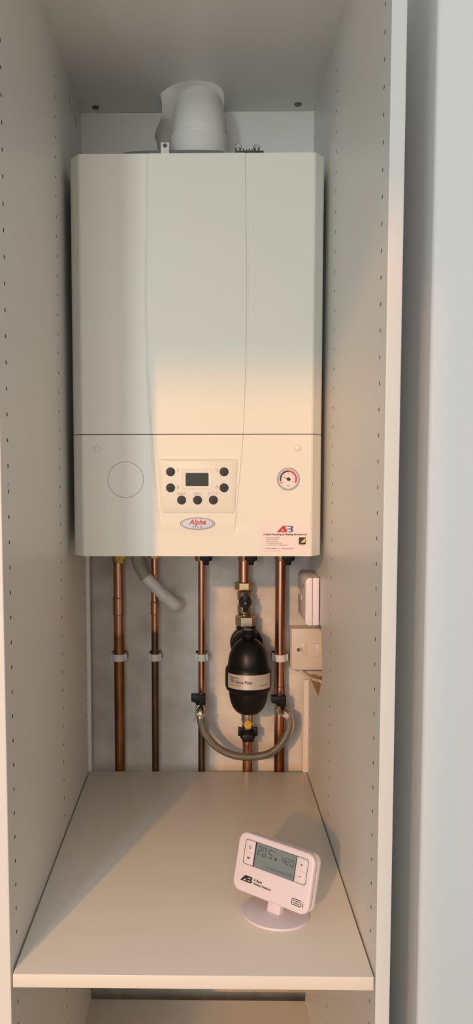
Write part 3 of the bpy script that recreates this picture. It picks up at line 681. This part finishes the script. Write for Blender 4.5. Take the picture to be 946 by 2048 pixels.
# ------------------------------------------------------------------ condensate waste
wr = empty('condensate_waste_pipe', (.19, WY, .34), 'pale plastic waste pipe slanting from the boiler into the wall', 'pipe')
WYY = -.005
c0 = [P(274, 1085, WYY), P(274, 1106, WYY), P(275, 1118, WYY), P(279, 1132, WYY), P(286, 1145, WYY), P(292, 1154, WYY)]
bm = new(); tube(bm, smooth_path(c0, 6), .0128, 32); obj('grey_hose_end', bm, M['hosegrey'], wr, label='dark grey flexible end')
p0 = P(288.5, 1150, WYY); p1 = P(325, 1189, WYY); p2 = P(352, 1212, .012)
bm = new(); tube(bm, [p0, p1+(p1-p0)*.1], .0118, 32); obj('plastic_tube', bm, M['waste'], wr)
p3 = P(355, 1204, WY+.004); e = smooth_path([p1, p1+(p2-p1)*.5, p1+(p2-p1)*.85, Vector((p2.x+.001, .022, p2.z+.002)), Vector((p3.x+.001, .040, p3.z+.002)), Vector((p3.x+.001, WY+.003, p3.z+.002))], 6)
bm = new(); tube(bm, e, .0132, 32); obj('elbow_fitting', bm, M['waste'], wr)
bm = new(); lathe(bm, [(.0165, -.002), (.0160, .004), (.0134, .006)], (p3.x+.001, WY, p3.z+.002), 'Y', 32); obj('wall_seal', bm, M['clip'], wr)

# ------------------------------------------------------------------ wireless receiver on the right panel
rc = empty('wireless_receiver', (WD, -.1, .344), 'small pinkish-white control box with two round buttons on the right cupboard side', 'receiver')
xl, ym, xr, za, zc = .4345, -.0450, .4612, .3440, .4345
def half(xa, xb, rl, y0, y1):
    pts = []
    for cx_, cz_, a0 in ((xa+rl, za+rl, pi), (None, None, None), (xa+rl, zc-rl, pi/2)):
        if cx_ is None: pts += [(xb, za), (xb, zc)]; continue
        arc = [(cx_+rl*cos(a0+(pi/2)*k/8), cz_+rl*sin(a0+(pi/2)*k/8)) for k in range(9)]; pts += arc
    return pts
bm = new(); prism(bm, half(xl, .4478, .0085, 0, 0), -.1700, ym, bev=.0015); fc = obj('front_cover', bm, M['pink'], rc)
bm = new(); box(bm, (.4482, -.1697, za+.0003), (xr-.0012, ym-.0003, zc-.0003), .0012); obj('back_box', bm, M['pink'], rc)
bm = new(); box(bm, (xr-.0012, -.164, za+.008), (WD, -.052, zc-.008)); obj('wall_plate', bm, M['black'], rc, label='dark mounting plate')  # black colour stands in for the shade of the gap behind the box
bm = new(); box(bm, (.4474, -.1690, za+.001), (.4486, ym-.001, zc-.001)); obj('seam', bm, M['gap'], rc)
def PXp(px, py, X):
    d = FW + RT*((px-UX)/FPX) - UPV*((py-UY)/FPX); return CAM + d*((X-CAM.x)/d.x)
for px, py in ((598.2, 1183), (602.5, 1194)):
    c = PXp(px, py, xl); bm = new(); lathe(bm, [(.0065, -.001), (.0065, .0004), (.0058, .0010), (0, .0012)], (xl, c.y, c.z), 'X', 32); obj('button', bm, M['white'], fc, label='round white button')
c = PXp(606, 1172, xl); text('maker_lettering', 'ESi', .010, M['ink'], fc, Matrix.Translation((xl-.0001, c.y, c.z)) @ Matrix.Rotation(-pi/2, 4, 'Z') @ Matrix.Rotation(pi/2, 4, 'X'), local=False)
c = PXp(600.5, 1205, xl); bm = new(); lathe(bm, [(.0013, -.0004), (.0013, .0004), (0, .0006)], (xl, c.y, c.z), 'X', 12); obj('indicator', bm, M['button'], fc)

# ------------------------------------------------------------------ fused spur
sp = empty('fused_switch', (.4713, WY, .2130), 'square white fused switch on the back wall, partly behind the cut panel', 'switch')
sx0, sx1, sz0, sz1 = .4283, .5170, .2130, .3017
bm = new(); box(bm, (sx0-.0012, .029, sz0+.0005), (sx1, WY-.0002, sz1-.0003), .0015); obj('back_box', bm, M['aged'], sp)
bm = new(); box(bm, (sx0, .0195, sz0), (sx1, .0285, sz1), .002, 3); fp = obj('face_plate', bm, M['aged'], sp)
c = P(597, 1299.5, .0195); bm = new(); lathe(bm, [(.0038, -.001), (.0038, .0004), (.0030, .0006), (.0022, .0006), (.0018, .0001), (0, .0001)], (c.x, .0195, c.z), 'Y', 24); obj('screw', bm, M['darkmetal'], fp)
a_ = P(603, 1287, .0195); b_ = P(614, 1313, .0195); bm = new()
box(bm, (a_.x, .0188, b_.z), (b_.x, .0198, a_.z), .0004); fh = obj('fuse_carrier', bm, M['aged'], fp)
bm = new(); box(bm, (a_.x+.0003, .0184, (a_.z+b_.z)/2-.0045), (a_.x+.0013, .0190, (a_.z+b_.z)/2+.006)); obj('fuse_slot', bm, M['ink'], fh)
a_ = P(630, 1287, .0195); bm = new(); box(bm, (a_.x, .0165, b_.z), (a_.x+.022, .0198, a_.z), .001); obj('rocker_switch', bm, M['aged'], fp)
# flex from the spur
hpth = [P(598, 1336, .040), P(604, 1343, .030), P(611, 1350, .010), P(622, 1357, -.025), P(634, 1361, -.065), P(645, 1366, -.105)]
hpth += [Vector((.500, -.125, .192)), Vector((.509, -.110, .150)), Vector((.512, -.060, .06)), Vector((.513, -.03, -.04))]
bm = new(); tube(bm, smooth_path(hpth, 8), .0031, 16); tag(obj('white_flex', bm, M['cable']), 'white electric cable sagging from the bottom of the switch', 'cable')

# ------------------------------------------------------------------ room thermostat on the shelf
PSI, TAU, TW, TH, TD = .6808, .2633, .1305, .0832, .022
th = empty('room_thermostat', (.3475, -.5700, 0), 'pinkish-white room thermostat with grey display on a round stand on the shelf', 'thermostat', rz=-PSI)
cl = Matrix.Rotation(PSI, 4, 'Z') @ (Vector((.3431, -.5684, .062))-Vector((.3475, -.5700, 0)))
MF = Matrix.Translation(cl) @ Matrix.Rotation(-TAU, 4, 'X')      # face plane: x right, z up, -y out of the face
def tl(bm): bm.transform(MF); return bm
bm = new(); prism(bm, rrect(TW, TH, .0135, 8), 0, .0105, bev=.0030, seg=3); body = obj('front_cover', tl(bm), M['pink'], th, local=True, sharp=50)
bm = new(); prism(bm, rrect(TW-.0012, TH-.0012, .0130, 8), .0110, TD, bev=.0030, seg=3); obj('back_cover', tl(bm), M['pink'], th, local=True, sharp=50)
bm = new(); prism(bm, rrect(TW-.0035, TH-.0035, .0125, 8), .0095, .0120); obj('seam', tl(bm), M['gap'], th, local=True)
# display window: black outline, four key pads, lcd
wx, wz, ww, wh = .002, .0155, .1085, .0355
bm = new(); oq = rrect(ww, wh, .004, 6, wx, wz); iq = rrect(ww-.0014, wh-.0014, .0034, 6, wx, wz)
A = [bm.verts.new((x, -.0003, z)) for x, z in oq]; B = [bm.verts.new((x, -.0003, z)) for x, z in iq]; A0 = [bm.verts.new((x, .0004, z)) for x, z in oq]; B0 = [bm.verts.new((x, .0004, z)) for x, z in iq]
for U, V in ((A0, A), (A, B), (B, B0)):
    for k in range(len(U)): bm.faces.new((U[k], U[(k+1) % len(U)], V[(k+1) % len(U)], V[k]))
obj('window_outline', tl(bm), M['button'], body, local=True)
lx0, lx1 = wx-ww/2+.0190, wx+ww/2-.0195
bm = new(); box(bm, (lx0, -.0006, wz-wh/2+.0005), (lx1, .0004, wz+wh/2-.0005)); lcd = obj('display', tl(bm), M['lcd2'], body, local=True, label='grey liquid crystal display')
bm = new(); box(bm, (lx0-.0008, -.0007, wz-wh/2+.0005), (lx0+.0012, .0004, wz+wh/2-.0005)); obj('display_edge', tl(bm), M['ink'], body, local=True); bm = new(); box(bm, (lx1-.0004, -.0007, wz-wh/2+.0005), (lx1+.0004, .0004, wz+wh/2-.0005)); obj('display_edge', tl(bm), M['ink'], body, local=True)
SEG = {'0': 'abcdef', '1': 'bc', '2': 'abged', '3': 'abgcd', '4': 'fgbc', '5': 'afgcd', '6': 'afgedc', '7': 'abc', '8': 'abcdefg', '9': 'abcdfg'}
def digit(bm, ch, x, z, w, h, t):
    y0, y1 = -.0009, -.0006; g_ = t*.35
    R_ = dict(a=(x+g_, z+h-t, x+w-g_, z+h), d=(x+g_, z, x+w-g_, z+t), g=(x+g_, z+h/2-t/2, x+w-g_, z+h/2+t/2), f=(x, z+h/2+g_, x+t, z+h-g_), b=(x+w-t, z+h/2+g_, x+w, z+h-g_), e=(x, z+g_, x+t, z+h/2-g_), c=(x+w-t, z+g_, x+w, z+h/2-g_))
    for s in SEG[ch]: q = R_[s]; box(bm, (q[0], y0, q[1]), (q[2], y1, q[3]))
bm = new(); zt2 = wz+.0010
for ch, xx in (('2', lx0+.004), ('0', lx0+.0125), ('5', lx0+.0235)): digit(bm, ch, xx, zt2, .0062, .0125, .0011)
box(bm, (lx0+.0205, -.0009, zt2), (lx0+.0218, -.0006, zt2+.0013)); strokes(bm, [circ(lx0+.0325, zt2+.0115, .0011)], .0003, -.0008)
obj('display_digits', tl(bm), M['seg'], lcd, local=True, label='temperature digits')
bm = new()
for ch, xx in (('4', lx1-.0235), ('2', lx1-.0160), ('0', lx1-.0085)): digit(bm, ch, xx, zt2-.0005, .0055, .0095, .0009)
for k in (.003, .006): box(bm, (lx1-.0173, -.0009, zt2-.0005+k), (lx1-.0166, -.0006, zt2+.0003+k))
obj('display_digits', tl(bm), M['seg'], lcd, local=True, label='clock digits')
bm = new(); lathe(bm, [(.0022, 0), (.0022, .0003), (0, .0003)], (wx+.001, -.0006, zt2+.002), 'Y', 16); obj('display_symbol', tl(bm), M['seg'], lcd, local=True)
bm = new(); zz = wz-wh/2+.004
for k in range(15): box(bm, (lx0+.022+k*.0031, -.0009, zz+.0002*(k % 3)), (lx0+.0240+k*.0031, -.0006, zz+.0030+.0012*(k % 2)))
obj('display_symbol', tl(bm), M['seg2'], lcd, local=True, kind='stuff')
# keys
def key(x, z, bmicon, lab):
    k = new(); prism(k, rrect(.0150, .0150, .002, 4, x, z), -.0010, .0004, bev=.0004); kk = obj('key', tl(k), M['pink'], body, local=True, label=lab); obj('key_symbol', tl(bmicon), M['ink'], kk, local=True)
xk0 = wx-ww/2+.0098; xk1 = wx+ww/2-.0100; Yk = -.0011
i_ = new(); strokes(i_, [[(xk0-.0022, wz+.0075), (xk0, wz+.0102), (xk0+.0022, wz+.0075)], [(xk0-.0015, wz+.0080), (xk0-.0015, wz+.0055), (xk0+.0015, wz+.0055), (xk0+.0015, wz+.0080)]], .00032, Yk); key(xk0, wz+.0080, i_, 'key with a house symbol')
i_ = new(); prism(i_, [(xk0-.0024, wz-.0058), (xk0, wz-.0078), (xk0-.0024, wz-.0098)], Yk-.0002, Yk); prism(i_, [(xk0, wz-.0058), (xk0+.0024, wz-.0078), (xk0, wz-.0098)], Yk-.0002, Yk); key(xk0, wz-.0080, i_, 'key with a double arrow')
i_ = new(); box(i_, (xk1-.0015, Yk-.0002, wz+.0076), (xk1+.0015, Yk, wz+.0084)); box(i_, (xk1-.0004, Yk-.0002, wz+.0065), (xk1+.0004, Yk, wz+.0095)); key(xk1, wz+.0080, i_, 'key with a plus sign')
i_ = new(); box(i_, (xk1-.0016, Yk-.0002, wz-.0084), (xk1+.0016, Yk, wz-.0076)); key(xk1, wz-.0080, i_, 'key with a minus sign')
ab_logo_f = lambda u, v: (-.0520+u*.0105, -.0262+v*.0090)
lgb = new()
A_ = [(0, 0), (.72, 1), (1.75, 1), (1.92, .93), (2.0, .78), (1.96, .62), (1.84, .5), (1.96, .38), (2.0, .2), (1.9, .06), (1.7, 0)]
prism(lgb, [ab_logo_f(*p) for p in A_], -.0002, .0002); obj('logo', tl(lgb), M['ink'], body, local=True)
lgb = new()
for q in ([(.52, .18), (.95, .18), (.82, .5)], [(1.2, .62), (1.7, .62), (1.7, .72), (1.2, .72)], [(1.2, .24), (1.7, .24), (1.7, .34), (1.2, .34)]): prism(lgb, [ab_logo_f(*p) for p in q], -.0003, .0002)
obj('logo_inlay', tl(lgb), M['pink'], body, local=True)
def tt(s, x, z, size, bold=0, xs=1, al='LEFT', mt='ink'): return text('front_lettering', s, size, M[mt], body, MF @ Matrix.Translation((x, -.0002, z)) @ Matrix.Rotation(pi/2, 4, 'X'), al, xs, 0, bold, .0001)
tt('A Beck', -.0285, -.0196, .0050, .00012); tt('Plumbing & Heating Ltd', -.0285, -.0245, .0042, .0001, .76)
i_ = new(); ex, ez = .0385, -.0318      # double-line maker's mark: open E, open S, dotted i
strokes(i_, [[(ex+.0075, ez+.0080), (ex+.001, ez+.0080), (ex, ez+.007), (ex, ez+.001), (ex+.001, ez), (ex+.0075, ez)], [(ex+.0018, ez+.0055), (ex+.0075, ez+.0055)], [(ex+.0018, ez+.0026), (ex+.0075, ez+.0026)],
              [(ex+.0150, ez+.0080), (ex+.0075, ez+.0080)], [(ex+.0075, ez+.0055), (ex+.0143, ez+.0055), (ex+.0152, ez+.0045), (ex+.0152, ez+.001), (ex+.0143, ez), (ex+.0075, ez)], [(ex+.0075, ez+.0026), (ex+.0125, ez+.0026)],
              [(ex+.0182, ez), (ex+.0182, ez+.0050)], [(ex+.0182, ez+.0068), (ex+.0182, ez+.0078)]], .00055, -.0001)
obj('maker_mark', tl(i_), M['ink'], body, local=True)
# stand
bm = new(); lathe(bm, [(.0465, 0), (.0485, .0008), (.0488, .0022), (.0480, .0036), (.0450, .0042), (.001, .0042)], (0, 0, 0), n=72)
for v in bm.verts: v.co.x *= 1.03; v.co.y *= .93
stand = obj('stand_base', bm, M['pink'], th, local=True)
bm = new(); prism(bm, [(-.0105, .0035), (.0105, .0035), (.0115, .034), (-.0115, .034)], -.010, .004, bev=.0008)
for v in bm.verts: v.co.y += (v.co.z-.004)*.27+.004
obj('stand_neck', bm, M['pink'], th, local=True)
